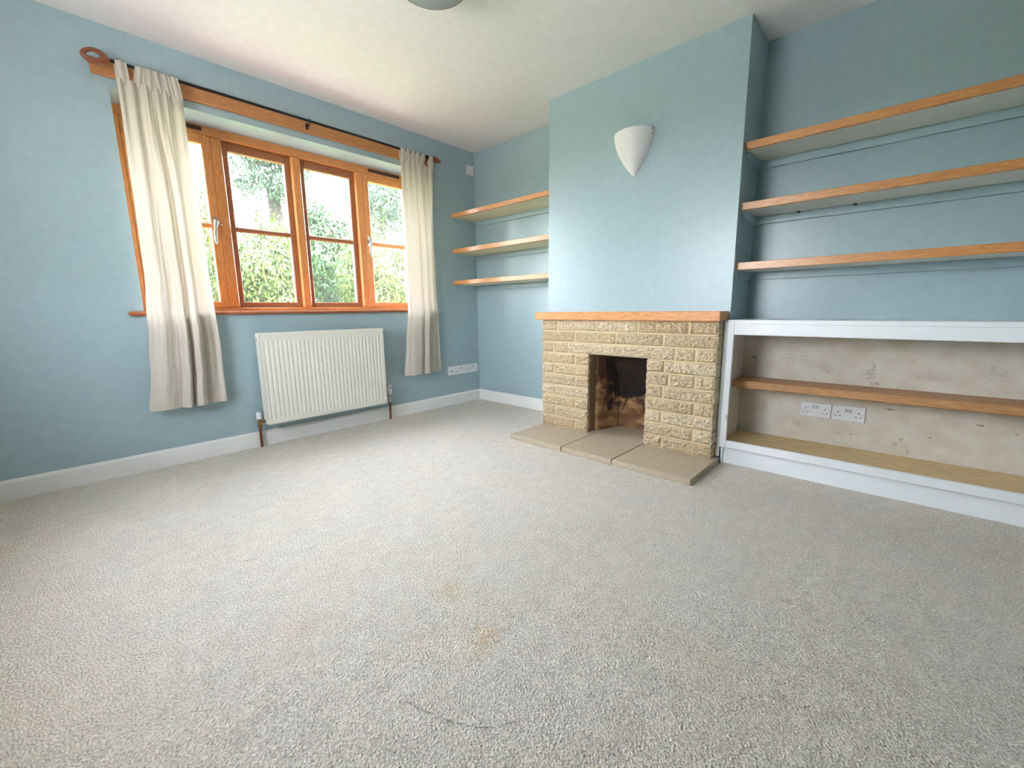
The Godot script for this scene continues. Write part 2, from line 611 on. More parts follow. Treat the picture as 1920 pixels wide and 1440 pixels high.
func build_shell():
	var fl := structure("floor")
	var st := mb()
	var P := [Vector3(XB, 0, 0), Vector3(0, 0, 0), Vector3(0, 0, ZB), Vector3(XB, 0, ZB)]
	quad(st, P[0], P[1], P[2], P[3], Vector3.UP, Vector2(0, 0), Vector2(1, 0), Vector2(1, 1), Vector2(0, 1))
	part("carpet", st, M.carpet, fl, true)
	box_part("floor_slab", Vector3(XB - 0.3, -0.3, -0.35), Vector3(0.3, -0.004, ZB + 0.3), M.outer, fl, 0.0)
	var ce := structure("ceiling")
	box_part("plaster", Vector3(XB - 0.3, H, -0.35), Vector3(0.3, H + 0.2, ZB + 0.3), M.ceiling, ce, 0.0)
	# window wall
	var wl := structure("wall_left")
	st = mb()
	bbox(st, Vector3(XB - 0.3, 0, -0.33), Vector3(WX0, H, 0), 0.0)
	bbox(st, Vector3(WX1, 0, -0.33), Vector3(0.3, H, 0), 0.0)
	bbox(st, Vector3(WX0, 0, -0.33), Vector3(WX1, WY0, 0), 0.0)
	bbox(st, Vector3(WX0, WY1, -0.33), Vector3(WX1, H, 0), 0.0)
	part("plaster", st, M.wall, wl)
	var wr := structure("wall_right")
	box_part("plaster", Vector3(0, 0, 0), Vector3(0.3, H, ZB + 0.3), M.wall, wr, 0.0)
	# the wall opposite the fireplace, out of the picture, with an added fill window
	var wb := structure("wall_back")
	st = mb()
	bbox(st, Vector3(XB - 0.3, 0, 0), Vector3(XB, H, BZ0), 0.0)
	bbox(st, Vector3(XB - 0.3, 0, BZ1), Vector3(XB, H, ZB + 0.3), 0.0)
	bbox(st, Vector3(XB - 0.3, 0, BZ0), Vector3(XB, BY0, BZ1), 0.0)
	bbox(st, Vector3(XB - 0.3, BY1, BZ0), Vector3(XB, H, BZ1), 0.0)
	part("plaster", st, M.wall, wb)
	box_part("added_sky_blocker", Vector3(XB - 0.75, 2.2, -0.35), Vector3(XB - 0.301, 2.34, ZB + 0.3), M.outer, wb, 0.0)  # unseen overhang, added to block sky so the fill comes from below
	var we := structure("wall_front")
	box_part("plaster", Vector3(XB, 0, ZB), Vector3(0, H, ZB + 0.3), M.wall, we, 0.0)
	# chimney breast with the fire opening
	var cb := structure("wall_chimney")
	st = mb()
	bbox(st, Vector3(-0.325, 0, 1.163), Vector3(0, 0.70, 1.60), 0.0)
	bbox(st, Vector3(-0.325, 0, 2.06), Vector3(0, 0.70, 2.481), 0.0)
	bbox(st, Vector3(-0.325, 0.70, 1.163), Vector3(0, H, 2.481), 0.0)
	part("plaster", st, M.wall, cb)
	# bare plaster where the paint has come off beside the third shelf
	st = mb()
	var pts := [Vector2(-0.3235, 1.222), Vector2(-0.313, 1.205), Vector2(-0.305, 1.185), Vector2(-0.304, 1.160), Vector2(-0.304, 1.12), Vector2(-0.306, 1.108), Vector2(-0.312, 1.112), Vector2(-0.318, 1.125), Vector2(-0.3235, 1.15)]
	for i in range(1, pts.size() - 1):
		var a := Vector3(pts[0].x, pts[0].y, 2.4822)
		var b := Vector3(pts[i].x, pts[i].y, 2.4822)
		var c := Vector3(pts[i + 1].x, pts[i + 1].y, 2.4822)
		tri(st, a, b, c, Vector3(0, 0, 1), Vector2.ZERO, Vector2.ZERO, Vector2.ZERO)
	for i in pts.size():
		var p: Vector2 = pts[i]
		var q: Vector2 = pts[(i + 1) % pts.size()]
		quad(st, Vector3(p.x, p.y, 2.4822), Vector3(q.x, q.y, 2.4822), Vector3(q.x, q.y, 2.4805), Vector3(p.x, p.y, 2.4805), Vector3((q - p).y, -(q - p).x, 0).normalized())
	part("plaster_chip", st, M.chip, cb)
	# skirting boards, with a chamfered top
	skirting("baseboard_left", [Vector3(XB, 0, 0), Vector3(0, 0, 0)], Vector3(0, 0, 1))
	skirting("baseboard_alcove", [Vector3(0, 0, 0), Vector3(0, 0, 1.163)], Vector3(-1, 0, 0))
	skirting("baseboard_chimney", [Vector3(0, 0, 1.163), Vector3(-0.325, 0, 1.163)], Vector3(0, 0, -1))
	skirting("baseboard_back", [Vector3(XB, 0, 0), Vector3(XB, 0, ZB)], Vector3(1, 0, 0))
	skirting("baseboard_front", [Vector3(XB, 0, ZB), Vector3(-0.36, 0, ZB)], Vector3(0, 0, -1))

func skirting(called: String, ends: Array, n: Vector3):
	var o := structure(called)
	var st := mb()
	var prof := [Vector2(0, 0.105), Vector2(0.007, 0.105), Vector2(0.013, 0.094), Vector2(0.015, 0.088), Vector2(0.015, 0.0)]
	for i in prof.size() - 1:
		var p: Vector2 = prof[i]
		var q: Vector2 = prof[i + 1]
		var d := q - p
		var nn := (n * -d.y + Vector3.UP * d.x).normalized()
		quad(st, ends[0] + n * p.x + Vector3.UP * p.y, ends[1] + n * p.x + Vector3.UP * p.y, ends[1] + n * q.x + Vector3.UP * q.y, ends[0] + n * q.x + Vector3.UP * q.y, nn)
	part("board", st, M.gloss, o)

# ---------------------------------------------------------------- window
func build_window():
	var w := structure("window_1")
	var zf := -0.225      # room face of the frame
	var zb := -0.30
	# head, bottom rail and jambs
	box_part("frame_head", Vector3(WX0 - 0.02, 2.048, zb), Vector3(WX1 + 0.02, WY1 + 0.004, zf), M.frame, w, 0.004, 0)
	box_part("frame_bottom_rail", Vector3(WX0 - 0.02, 0.93, zb), Vector3(WX1 + 0.02, 0.955, zf), M.frame, w, 0.004, 0)
	box_part("frame_jamb", Vector3(WX0 - 0.02, 0.955, zb), Vector3(-2.555, 2.048, zf), M.frame, w, 0.004, 1)
	box_part("frame_jamb", Vector3(-0.613, 0.955, zb), Vector3(WX1 + 0.02, 2.048, zf), M.frame, w, 0.004, 1)
	var ml := [-2.115, -1.616, -1.117]
	for x in ml:
		box_part("mullion", Vector3(x, 0.955, zb), Vector3(x + 0.062, 2.048, zf + 0.004), M.frame, w, 0.006, 1)
	# four lights
	var spans := [[-2.555, -2.115, true], [-2.053, -1.616, false], [-1.554, -1.117, false], [-1.055, -0.613, true]]
	for i in 4:
		var a: float = spans[i][0]
		var b: float = spans[i][1]
		var open: bool = spans[i][2]
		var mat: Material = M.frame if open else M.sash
		var f := zf + 0.002 if open else zf - 0.03
		var k := f - 0.042
		var sw := 0.052 if open else 0.040
		var o := Node3D.new()
		o.name = "casement" if open else "fixed_sash"
		w.add_child(o, true)
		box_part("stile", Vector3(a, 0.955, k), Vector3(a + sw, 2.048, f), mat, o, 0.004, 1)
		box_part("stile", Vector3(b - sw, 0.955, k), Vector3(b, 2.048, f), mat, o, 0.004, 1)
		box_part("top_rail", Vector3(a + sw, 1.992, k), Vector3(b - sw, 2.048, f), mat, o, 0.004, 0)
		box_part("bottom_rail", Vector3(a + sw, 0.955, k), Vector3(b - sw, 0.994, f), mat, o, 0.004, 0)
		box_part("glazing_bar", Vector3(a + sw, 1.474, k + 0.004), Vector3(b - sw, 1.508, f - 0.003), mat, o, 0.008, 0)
		for yy in [[0.994, 1.474], [1.508, 1.992]]:
			box_part("pane", Vector3(a + sw - 0.003, yy[0] - 0.003, k + 0.016), Vector3(b - sw + 0.003, yy[1] + 0.003, k + 0.020), M.glass, o, 0.0)
		if open:
			# cockspur fastener: plate, pivot and curved lever
			var hx := b - 0.026 if i == 0 else a + 0.026
			var st := mb()
			bbox(st, Vector3(hx - 0.010, 1.463, f), Vector3(hx + 0.010, 1.548, f + 0.005), 0.002)
			tube(st, [Vector3(hx, 1.505, f + 0.004), Vector3(hx, 1.505, f + 0.030)], [0.014, 0.012], 14)
			tube(st, [Vector3(hx, 1.505, f + 0.024), Vector3(hx + (0.03 if i == 0 else -0.03), 1.497, f + 0.014)], [0.008, 0.007], 10)
			var pp := []
			for q in 9:
				var t := q / 8.0
				pp.append(Vector3(hx - 0.018 * sin(t * PI * 0.75), 1.518 - t * 0.145, f + 0.030 + 0.016 * sin(t * PI)))
			tube(st, pp, [0.013, 0.013, 0.011, 0.0095, 0.009, 0.009, 0.0085, 0.008, 0.005], 12)
			part("handle", st, M.chrome, o)
		# slotted trickle vent on the head above the opening lights
	for vx in [[-2.46, -2.155], [-1.0, -0.70]]:
		var st := mb()
		bbox(st, Vector3(vx[0], 2.068, zf), Vector3(vx[1], 2.092, zf + 0.010), 0.006, 0)
		bbox(st, Vector3(vx[0] + 0.02, 2.076, zf + 0.009), Vector3(vx[1] - 0.02, 2.084, zf + 0.014), 0.002, 0)
		part("trickle_vent", st, M.vent, w)
	# inner sill board with horns past the opening
	var st2 := mb()
	bbox(st2, Vector3(WX0 + 0.001, 0.910, zf - 0.03), Vector3(WX1 - 0.001, 0.933, 0.0), 0.0, 0)
	bbox(st2, Vector3(-2.676, 0.908, 0.0), Vector3(-0.548, 0.933, 0.034), 0.010, 0)
	part("window_sill", st2, M.sill, w)
	# outer sill
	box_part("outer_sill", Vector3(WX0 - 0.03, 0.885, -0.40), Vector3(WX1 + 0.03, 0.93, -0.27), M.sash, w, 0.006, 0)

	# unseen window opposite the fireplace, added to fill the room with light
	var w2 := structure("added_window_2")
	var xo := XB - 0.26
	var xi := XB - 0.19
	box_part("frame_head", Vector3(xo, BY1 - 0.05, BZ0), Vector3(xi, BY1, BZ1), M.frame, w2, 0.004, 2)
	box_part("frame_bottom_rail", Vector3(xo, BY0, BZ0), Vector3(xi, BY0 + 0.05, BZ1), M.frame, w2, 0.004, 2)
	for z in [BZ0, (BZ0 + BZ1) / 2.0 - 0.03, BZ1 - 0.06]:
		box_part("mullion", Vector3(xo, BY0 + 0.05, z), Vector3(xi, BY1 - 0.05, z + 0.06), M.frame, w2, 0.004, 1)
	for z in [[BZ0 + 0.06, (BZ0 + BZ1) / 2.0 - 0.03], [(BZ0 + BZ1) / 2.0 + 0.03, BZ1 - 0.06]]:
		box_part("pane", Vector3(xo + 0.03, BY0 + 0.05, z[0]), Vector3(xo + 0.034, BY1 - 0.05, z[1]), M.glass, w2, 0.0)

# ---------------------------------------------------------------- garden
func leaf_mesh(n: int, rx: float, ry: float, rz: float, size: float, cols: Array, sd: int, hollow := 0.55) -> ArrayMesh:
	var r := RandomNumberGenerator.new()
	r.seed = sd
	var lumps := []
	for i in 110:
		var d := Vector3(r.randfn(), r.randfn(), r.randfn()).normalized()
		var far := 0.78 * pow(r.randf(), 0.3)
		lumps.append(Vector3(d.x * rx, d.y * ry, d.z * rz) * far)
	var st := mb()
	for i in n:
		var c: Vector3 = lumps[r.randi() % lumps.size()]
		var d := Vector3(r.randfn(), r.randfn(), r.randfn()).normalized()
		var p := c + Vector3(d.x * rx, d.y * ry, d.z * rz) * 0.30 * pow(r.randf(), hollow)
		var out := (d + p.normalized() * 0.8 + Vector3(0, 0.35, 0) + Vector3(r.randfn(), r.randfn(), r.randfn()) * 0.45).normalized()
		var side := out.cross(Vector3(r.randfn(), r.randfn(), r.randfn())).normalized()
		var ahead := side.cross(out).normalized()
		var s := size * r.randf_range(0.6, 1.3)
		var col: Color = cols[r.randi() % cols.size()]
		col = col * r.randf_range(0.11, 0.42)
		col.a = 1.0
		var a := p - ahead * s
		var b := p + side * s * 0.45 + out * s * 0.12
		var e := p + ahead * s
		var f := p - side * s * 0.45 + out * s * 0.12
		st.set_color(col)
		tri(st, a, b, e, out, Vector2.ZERO, Vector2.ZERO, Vector2.ZERO)
		tri(st, a, e, f, out, Vector2.ZERO, Vector2.ZERO, Vector2.ZERO)
	return st.commit()

func shrub(called: String, label: String, category: String, at: Vector3, mesh: ArrayMesh, ch: float, sc: Vector3, turn: float, stem_r: float, group: String):
	var t := thing(called, label, category, at, group)
	var f := MeshInstance3D.new()
	f.name = "foliage"
	f.mesh = mesh
	f.material_override = M.leaf
	f.position = Vector3(0, ch, 0)
	f.scale = sc
	f.rotation.y = turn
	f.set_meta("kind", "stuff")
	t.add_child(f)
	var st := mb()
	var pts := []
	var rad := []
	for i in 7:
		var k := i / 6.0
		pts.append(Vector3(0.12 * sin(k * 3.0 + turn) * ch * 0.25, -0.05 + k * ch * 1.15, 0.1 * cos(k * 2.0 + turn)))
		rad.append(stem_r * (1.0 - 0.55 * k))
	tube(st, pts, rad, 10)
	local_part("trunk" if category == "tree" else "stem", st, M.bark, t)

func build_garden():
	var g := structure("ground")
	var n := FastNoiseLite.new()
	n.seed = 6
	n.frequency = 0.25
	var P := []
	for j in 25:
		var row := []
		for i in 31:
			var x := -14.0 + i * 1.0
			var z := -0.34 - j * 0.8
			var y := -0.25 + smoothstep(1.5, 10.0, -z) * 1.5 + 0.15 * n.get_noise_2d(x, z) * smoothstep(1.0, 4.0, -z)
			row.append(Vector3(x, y, z))
		P.append(row)
	var st := mb()
	grid(st, P, Vector2(1, 1), Vector3.UP)
	part("lawn", st, M.grass, g)
	box_part("bounce_paving", Vector3(XB - 0.304, -0.28, -2.4), Vector3(5.0, -0.2, -0.345), M.bounce_paving, g, 0.005)  # unseen slab, added to bounce daylight up to the ceiling
	box_part("added_drive", Vector3(-14.0, -0.30, -2.4), Vector3(XB - 0.305, -0.22, 9.0), M.bounce_gravel, g, 0.005)  # unseen pale ground, added to throw sunlight through the fill window
	# leaf colours are linear
	var yellow := [Color(0.34, 0.44, 0.04), Color(0.26, 0.40, 0.04), Color(0.40, 0.46, 0.06), Color(0.15, 0.30, 0.04)]
	var green := [Color(0.12, 0.30, 0.07), Color(0.18, 0.38, 0.09), Color(0.08, 0.22, 0.06), Color(0.22, 0.40, 0.12)]
	var dark := [Color(0.20, 0.34, 0.22), Color(0.26, 0.40, 0.28), Color(0.16, 0.28, 0.18), Color(0.30, 0.42, 0.26)]
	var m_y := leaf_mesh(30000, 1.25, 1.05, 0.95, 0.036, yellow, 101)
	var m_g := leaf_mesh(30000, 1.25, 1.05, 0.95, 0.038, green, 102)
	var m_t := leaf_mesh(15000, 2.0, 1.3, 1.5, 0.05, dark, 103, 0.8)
	var rows := [
		["green_leaved_shrub", "mid green shrub outside the first window light behind the left curtain", Vector3(-2.60, 0.0, -4.5), m_g, 1.45, Vector3(0.72, 1.30, 1.0), 0.0],
		["yellow_leaved_shrub", "low golden shrub outside, filling the lower panes of the second window light", Vector3(-0.55, 0.0, -4.5), m_y, 1.30, Vector3(0.72, 1.2, 1.0), 0.15],
		["yellow_leaved_shrub", "low golden shrub outside, filling the lower panes of the third window light", Vector3(1.50, 0.0, -4.5), m_y, 1.35, Vector3(0.72, 1.22, 1.0), 3.3],
		["green_leaved_shrub", "pale green shrub outside the fourth window light, beside the right curtain", Vector3(3.55, 0.0, -4.5), m_g, 1.30, Vector3(0.72, 1.15, 1.0), 3.2],
		["yellow_leaved_shrub", "taller golden shrub on the bank in the top of the second window light", Vector3(-1.2, 0.45, -6.75), m_y, 1.7, Vector3(0.95, 1.5, 1.0), 3.2],
		["green_leaved_shrub", "taller green shrub on the bank, behind and between the two low golden shrubs", Vector3(1.5, 0.45, -6.75), m_g, 1.6, Vector3(0.95, 1.4, 1.0), 0.1],
		["green_leaved_shrub", "taller green shrub on the bank outside the fourth window light", Vector3(4.2, 0.45, -6.75), m_g, 1.35, Vector3(0.95, 1.2, 1.0), 3.0]]
	for r in rows:
		shrub(r[0], r[1], "shrub", r[2], r[3], r[4], r[5], r[6], 0.04, "shrubs on the garden bank")
	shrub("garden_tree", "dark trunked tree rising behind the shrubs in the second window light", "tree", Vector3(1.40, 0.7, -9.4), m_t, 4.2, Vector3(0.75, 1.15, 1), 0.1, 0.24, "trees beyond the shrubs")
	shrub("garden_tree", "leafy tree at the left, behind the tall golden shrub", "tree", Vector3(-2.5, 0.7, -9.4), m_t, 4.0, Vector3(0.98, 1.2, 1), 3.1, 0.14, "trees beyond the shrubs")
	shrub("garden_tree", "leafy tree at the right, in the top of the fourth window light", "tree", Vector3(4.8, 0.8, -9.4), m_t, 3.7, Vector3(0.75, 1.2, 1), 3.3, 0.14, "trees beyond the shrubs")

# ---------------------------------------------------------------- fireplace
func stone_mesh(z0: float, z1: float, y0: float, y1: float, sd: int, left_end := false, right_end := false, open_l := false, open_r := false) -> SurfaceTool:
	var n := FastNoiseLite.new()
	n.seed = sd
	n.frequency = 26.0
	n.fractal_octaves = 3
	var n2 := FastNoiseLite.new()
	n2.seed = sd + 500
	n2.frequency = 36.0
	n2.noise_type = FastNoiseLite.TYPE_CELLULAR
	var w := z1 - z0
	var nu := maxi(int(w / 0.0062), 6)
	var nv := 12
	var xf := -0.4445
	var P := []
	for j in nv + 1:
		var row := []
		for i in nu + 1:
			var u := float(i) / nu
			var v := float(j) / nv
			var z := lerpf(z0, z1, u)
			var y := lerpf(y0, y1, v)
			var ed := minf(minf(u, 1.0 - u) * w, minf(v, 1.0 - v) * (y1 - y0))
			var bulge := smoothstep(-0.001, 0.011, ed)
			if (left_end and u < 0.5 and (u * w) <= minf(v, 1.0 - v) * (y1 - y0)) or (right_end and u > 0.5 and (1.0 - u) * w <= minf(v, 1.0 - v) * (y1 - y0)):
				bulge = maxf(bulge, 0.5)
			var h := bulge * (0.010 + 0.020 * absf(n.get_noise_2d(z, y)) + 0.008 * n.get_noise_2d(z * 2.6 + 5.0, y * 2.6) + 0.020 * (n2.get_noise_2d(z, y * 1.3) + 0.6))
			if i > 0 and i < nu:
				z += 0.0028 * n.get_noise_2d(y * 3.0 + 9.0, z * 3.0)
			elif (i == 0 and left_end) or (i == nu and right_end):
				z += 0.006 * n.get_noise_2d(y + 4.0, z) 
			if j > 0 and j < nv:
				y += 0.0022 * n.get_noise_2d(z * 3.0 + 31.0, y * 3.0)
			row.append(Vector3(xf - h + 0.004, y, z))
		P.append(row)
	var st := mb()
	for j in nv:
		for i in nu:
			var a: Vector3 = P[j][i]
			var b: Vector3 = P[j][i + 1]
			var c: Vector3 = P[j + 1][i + 1]
			var d: Vector3 = P[j + 1][i]
			for t in ([[a, b, c], [a, c, d]] if (i + j) % 2 == 0 else [[a, b, d], [b, c, d]]):
				var nn: Vector3 = ((t[1] as Vector3) - t[0]).cross((t[2] as Vector3) - t[0]).normalized()
				if nn.x > 0:
					nn = -nn
				tri(st, t[0], t[1], t[2], nn, Vector2.ZERO, Vector2.ZERO, Vector2.ZERO)
	# sides back into the mortar (or to the wall for end stones)
	var xe := xf + 0.03
	for i in nu:
		for e in [[0, Vector3.DOWN], [nv, Vector3.UP]]:
			var a: Vector3 = P[e[0]][i]
			var b: Vector3 = P[e[0]][i + 1]
			quad(st, a, b, Vector3(xe, b.y, b.z), Vector3(xe, a.y, a.z), e[1])
	for j in nv:
		for e in [[0, Vector3(0, 0, -1), left_end and not open_l], [nu, Vector3(0, 0, 1), right_end and not open_r]]:
			var back := -0.3255 if e[2] else xe
			var a: Vector3 = P[j][e[0]]
			var b: Vector3 = P[j + 1][e[0]]
			quad(st, a, b, Vector3(back, b.y, b.z), Vector3(back, a.y, a.z), e[1])
	for e in [[0, Vector3.DOWN], [nv, Vector3.UP]]:
		for s in [[left_end and not open_l, 0], [right_end and not open_r, nu]]:
			if s[0]:
				var a: Vector3 = P[e[0]][s[1]]
				var inward := 0.02 if s[1] == 0 else -0.02
				quad(st, a, Vector3(-0.3255, a.y, a.z), Vector3(-0.3255, a.y, a.z + inward), Vector3(a.x, a.y, a.z + inward), e[1])
	return st

func build_fireplace():
	var zl := 1.203
	var zr := 2.463
	var y0 := 0.036
	var y1 := 0.8405
	var oz0 := 1.613
	var oz1 := 2.047
	var oy := 0.599
	# hearth of three slabs
	var hp := thing("hearth", "low hearth of three buff stone slabs on the carpet", "hearth", Vector3(-0.6, 0, 1.85))
	for s in [[1.209, 1.657], [1.663, 2.027], [2.033, 2.493]]:
		box_part("slab", Vector3(-0.828, 0, s[0]), Vector3(-0.376, 0.035, s[1]), M.hearth, hp, 0.003)
	box_part("joint_bed", Vector3(-0.822, 0, 1.215), Vector3(-0.3765, 0.022, 2.487), M.jamb, hp, 0.0)
	box_part("back_slab", Vector3(-0.3755, 0.0, 1.605), Vector3(-0.02, 0.0345, 2.055), M.hearth, hp, 0.0)
	var f := thing("fireplace", "rock-faced buff stone fireplace surround on the hearth", "fireplace", Vector3(-0.39, 0.035, 1.83))
	# mortar core (piers and lintel zone)
	var st := mb()
	bbox(st, Vector3(-0.4395, 0.0352, zl + 0.006), Vector3(-0.3255, y1, oz0 - 0.006), 0.0)
	bbox(st, Vector3(-0.4395, 0.0352, oz1 + 0.006), Vector3(-0.3255, y1, zr - 0.006), 0.0)
	bbox(st, Vector3(-0.4395, oy + 0.006, oz0 - 0.006), Vector3(-0.3255, y1, oz1 + 0.006), 0.0)
	part("mortar", st, M.mortar, f)
	# courses from the top down: joint positions along z
	var J := [[1.339, 1.666, 1.977, 2.296], [1.494, 1.821, 2.145], [1.301, 1.437, 2.221, 2.343], [1.5, 2.16], [1.307, 2.191, 2.347], [1.502, 2.156], [1.305, 2.351], [1.504, 2.154], [1.322, 2.354], [1.506, 2.165]]
	var ch := (y1 - y0) / 10.0
	var sd := 900
	for r in 10:
		var ya: float = y1 - ch * (r + 1) + 0.0045
		var yb: float = y1 - ch * r - 0.0045
		var edges: Array = [zl] + (J[r] as Array) + [zr]
		if r >= 3:
			edges = [zl]
			for q in J[r]:
				if q < oz0:
					edges.append(q)
			edges.append(oz0)
			edges.append(oz1)
			for q in J[r]:
				if q > oz1:
					edges.append(q)
			edges.append(zr)
		for i in edges.size() - 1:
			if r >= 3 and edges[i] == oz0:
				continue
			var le: bool = i == 0 or (r >= 3 and edges[i] == oz1)
			var re: bool = i == edges.size() - 2 or (r >= 3 and edges[i + 1] == oz0)
			var a: float = edges[i] + (0.0 if le else 0.0045)
			var b: float = edges[i + 1] - (0.0 if re else 0.0045)
			sd += 7
			part("lintel_stone" if (r == 2 and i == 2) else "stone", stone_mesh(a, b, ya, yb, sd, le, re, i > 0, i < edges.size() - 2), M.stones[rng.randi() % 4], f)
	# pointing: slightly raised ribbons between the courses
	for r in range(1, 10):
		var yy := y1 - ch * r
		var runs := [[zl + 0.004, zr - 0.004]] if r <= 2 else [[zl + 0.004, oz0 - 0.002], [oz1 + 0.002, zr - 0.004]]
		if r == 3:
			runs = [[zl + 0.004, oz0 - 0.002], [oz1 + 0.002, zr - 0.004]]
		for q in runs:
			box_part("pointing", Vector3(-0.4475, yy - 0.0032, q[0]), Vector3(-0.436, yy + 0.0032, q[1]), M.mortar, f, 0.0015, 2)
	# smooth jamb faces in the opening
	box_part("jamb", Vector3(-0.428, 0.0352, oz0 - 0.01), Vector3(-0.3255, oy, oz0 + 0.003), M.jamb, f, 0.0)
	box_part("jamb", Vector3(-0.428, 0.0352, oz1 - 0.003), Vector3(-0.3255, oy, oz1 + 0.01), M.jamb, f, 0.0)
	# fireback: splayed cheeks and a back that leans forward at the top, sooted
	st = mb()
	var plan := [Vector2(-0.362, 1.622), Vector2(-0.34, 1.640), Vector2(-0.14, 1.700), Vector2(-0.12, 1.74), Vector2(-0.12, 1.92), Vector2(-0.14, 1.96), Vector2(-0.34, 2.02), Vector2(-0.362, 2.038)]
	var us := [0.0, 0.06, 0.36, 0.42, 0.58, 0.64, 0.94, 1.0]
	var lev := [0.0352, 0.15, 0.30, 0.42, 0.54, 0.70]
	for j in lev.size() - 1:
		for i in plan.size() - 1:
			var q := []
			var uv := []
			for c in [[i, j], [i + 1, j], [i + 1, j + 1], [i, j + 1]]:
				var p: Vector2 = plan[c[0]]
				var lean: float = maxf(0.0, lev[c[1]] - 0.36) * 0.55
				var depth := (p.x + 0.362) / 0.242
				q.append(Vector3(p.x - lean * depth, lev[c[1]], p.y))
				uv.append(Vector2(us[c[0]], 1.0 - (lev[c[1]] - 0.035) / 0.625))
			var nn: Vector3 = ((q[1] as Vector3) - q[0]).cross((q[3] as Vector3) - q[0]).normalized()
			if nn.dot(Vector3(-0.5, 0, 1.83) - Vector3(q[0].x, 0, q[0].z)) < 0:
				nn = -nn
			quad(st, q[0], q[1], q[2], q[3], nn, uv[0], uv[1], uv[2], uv[3])
	part("fireback", st, M.soot, f)
	# mantel shelf
	var m := thing("mantel_shelf", "thick oak mantel shelf on top of the stone fireplace", "mantel", Vector3(-0.4, 0.841, 1.8155))
	st = mb()
	bbox(st, Vector3(-0.4727, 0.841, 1.150), Vector3(-0.3255, 0.8965, 2.472), 0.003, 2)
	part("board", st, M.mantel, m)

# ---------------------------------------------------------------- alcove shelves
func build_alcove_shelves():
	var left := [[1.80, 1.763, "top"], [1.483, 1.444, "middle"], [1.195, 1.157, "bottom"]]
	for s in left:
		var t := thing("wall_shelf", "%s oak-edged shelf in the alcove beside the window" % s[2], "shelf", Vector3(-0.15, s[1], 0.58), "shelves in the window alcove")
		box_part("board", Vector3(-0.286, s[1], 0.001), Vector3(-0.001, s[0], 1.162), M.melamine, t, 0.0)
		box_part("lipping", Vector3(-0.304, s[1], 0.001), Vector3(-0.286, s[0], 1.162), M.oak, t, 0.002, 2)
		batten_back(t, s[1], 0.001, 1.162)
		batten_side(t, s[1], 0.001, 0.019, -0.272)
	var right := [[1.80, 1.7595, "top"], [1.4875, 1.4475, "middle"], [1.166, 1.125, "bottom"]]
	for s in right:
		var t := thing("wall_shelf", "%s long oak-edged shelf above the white cupboard" % s[2], "shelf", Vector3(-0.15, s[1], 3.2), "long shelves above the cupboard")
		box_part("board", Vector3(-0.267, s[1], 2.4815), Vector3(-0.001, s[0], ZB - 0.001), M.white_board, t, 0.0)
		box_part("lipping", Vector3(-0.285, s[1], 2.4825), Vector3(-0.267, s[0], ZB - 0.001), M.oak, t, 0.002, 2)
		batten_back(t, s[1], 2.4815, ZB - 0.001)
		batten_side(t, s[1], 2.4815, 2.4995, -0.25)
		batten_side(t, s[1], ZB - 0.019, ZB - 0.001, -0.25)
		if s[2] == "middle":
			for z in [2.715, 2.965]:
				var st := mb()
				tube(st, [Vector3(-0.030, s[1] - 0.001, z), Vector3(-0.030, s[1] - 0.010, z)], [0.008, 0.006], 10)
				part("screw", st, M.black, t)

func batten_back(t: Node3D, y: float, z0: float, z1: float):
	box_part("batten", Vector3(-0.019, y - 0.044, z0), Vector3(-0.001, y - 0.0005, z1), M.wall, t, 0.002)

func batten_side(t: Node3D, y: float, z0: float, z1: float, x0: float):
	# the front end is cut back at an angle
	var st := mb()
	var pr := [Vector2(x0, y - 0.0005), Vector2(-0.019, y - 0.0005), Vector2(-0.019, y - 0.044), Vector2(x0 + 0.05, y - 0.044), Vector2(x0, y - 0.012)]
	for z in [[z0, -1.0], [z1, 1.0]]:
		for i in range(1, pr.size() - 1):
			tri(st, Vector3(pr[0].x, pr[0].y, z[0]), Vector3(pr[i].x, pr[i].y, z[0]), Vector3(pr[i + 1].x, pr[i + 1].y, z[0]), Vector3(0, 0, z[1]), Vector2.ZERO, Vector2.ZERO, Vector2.ZERO)
	for i in pr.size():
		var p: Vector2 = pr[i]
		var q: Vector2 = pr[(i + 1) % pr.size()]
		var d := q - p
		quad(st, Vector3(p.x, p.y, z0), Vector3(q.x, q.y, z0), Vector3(q.x, q.y, z1), Vector3(p.x, p.y, z1), Vector3(-d.y, d.x, 0).normalized() * 1.0)
	part("side_batten", st, M.wall, t)

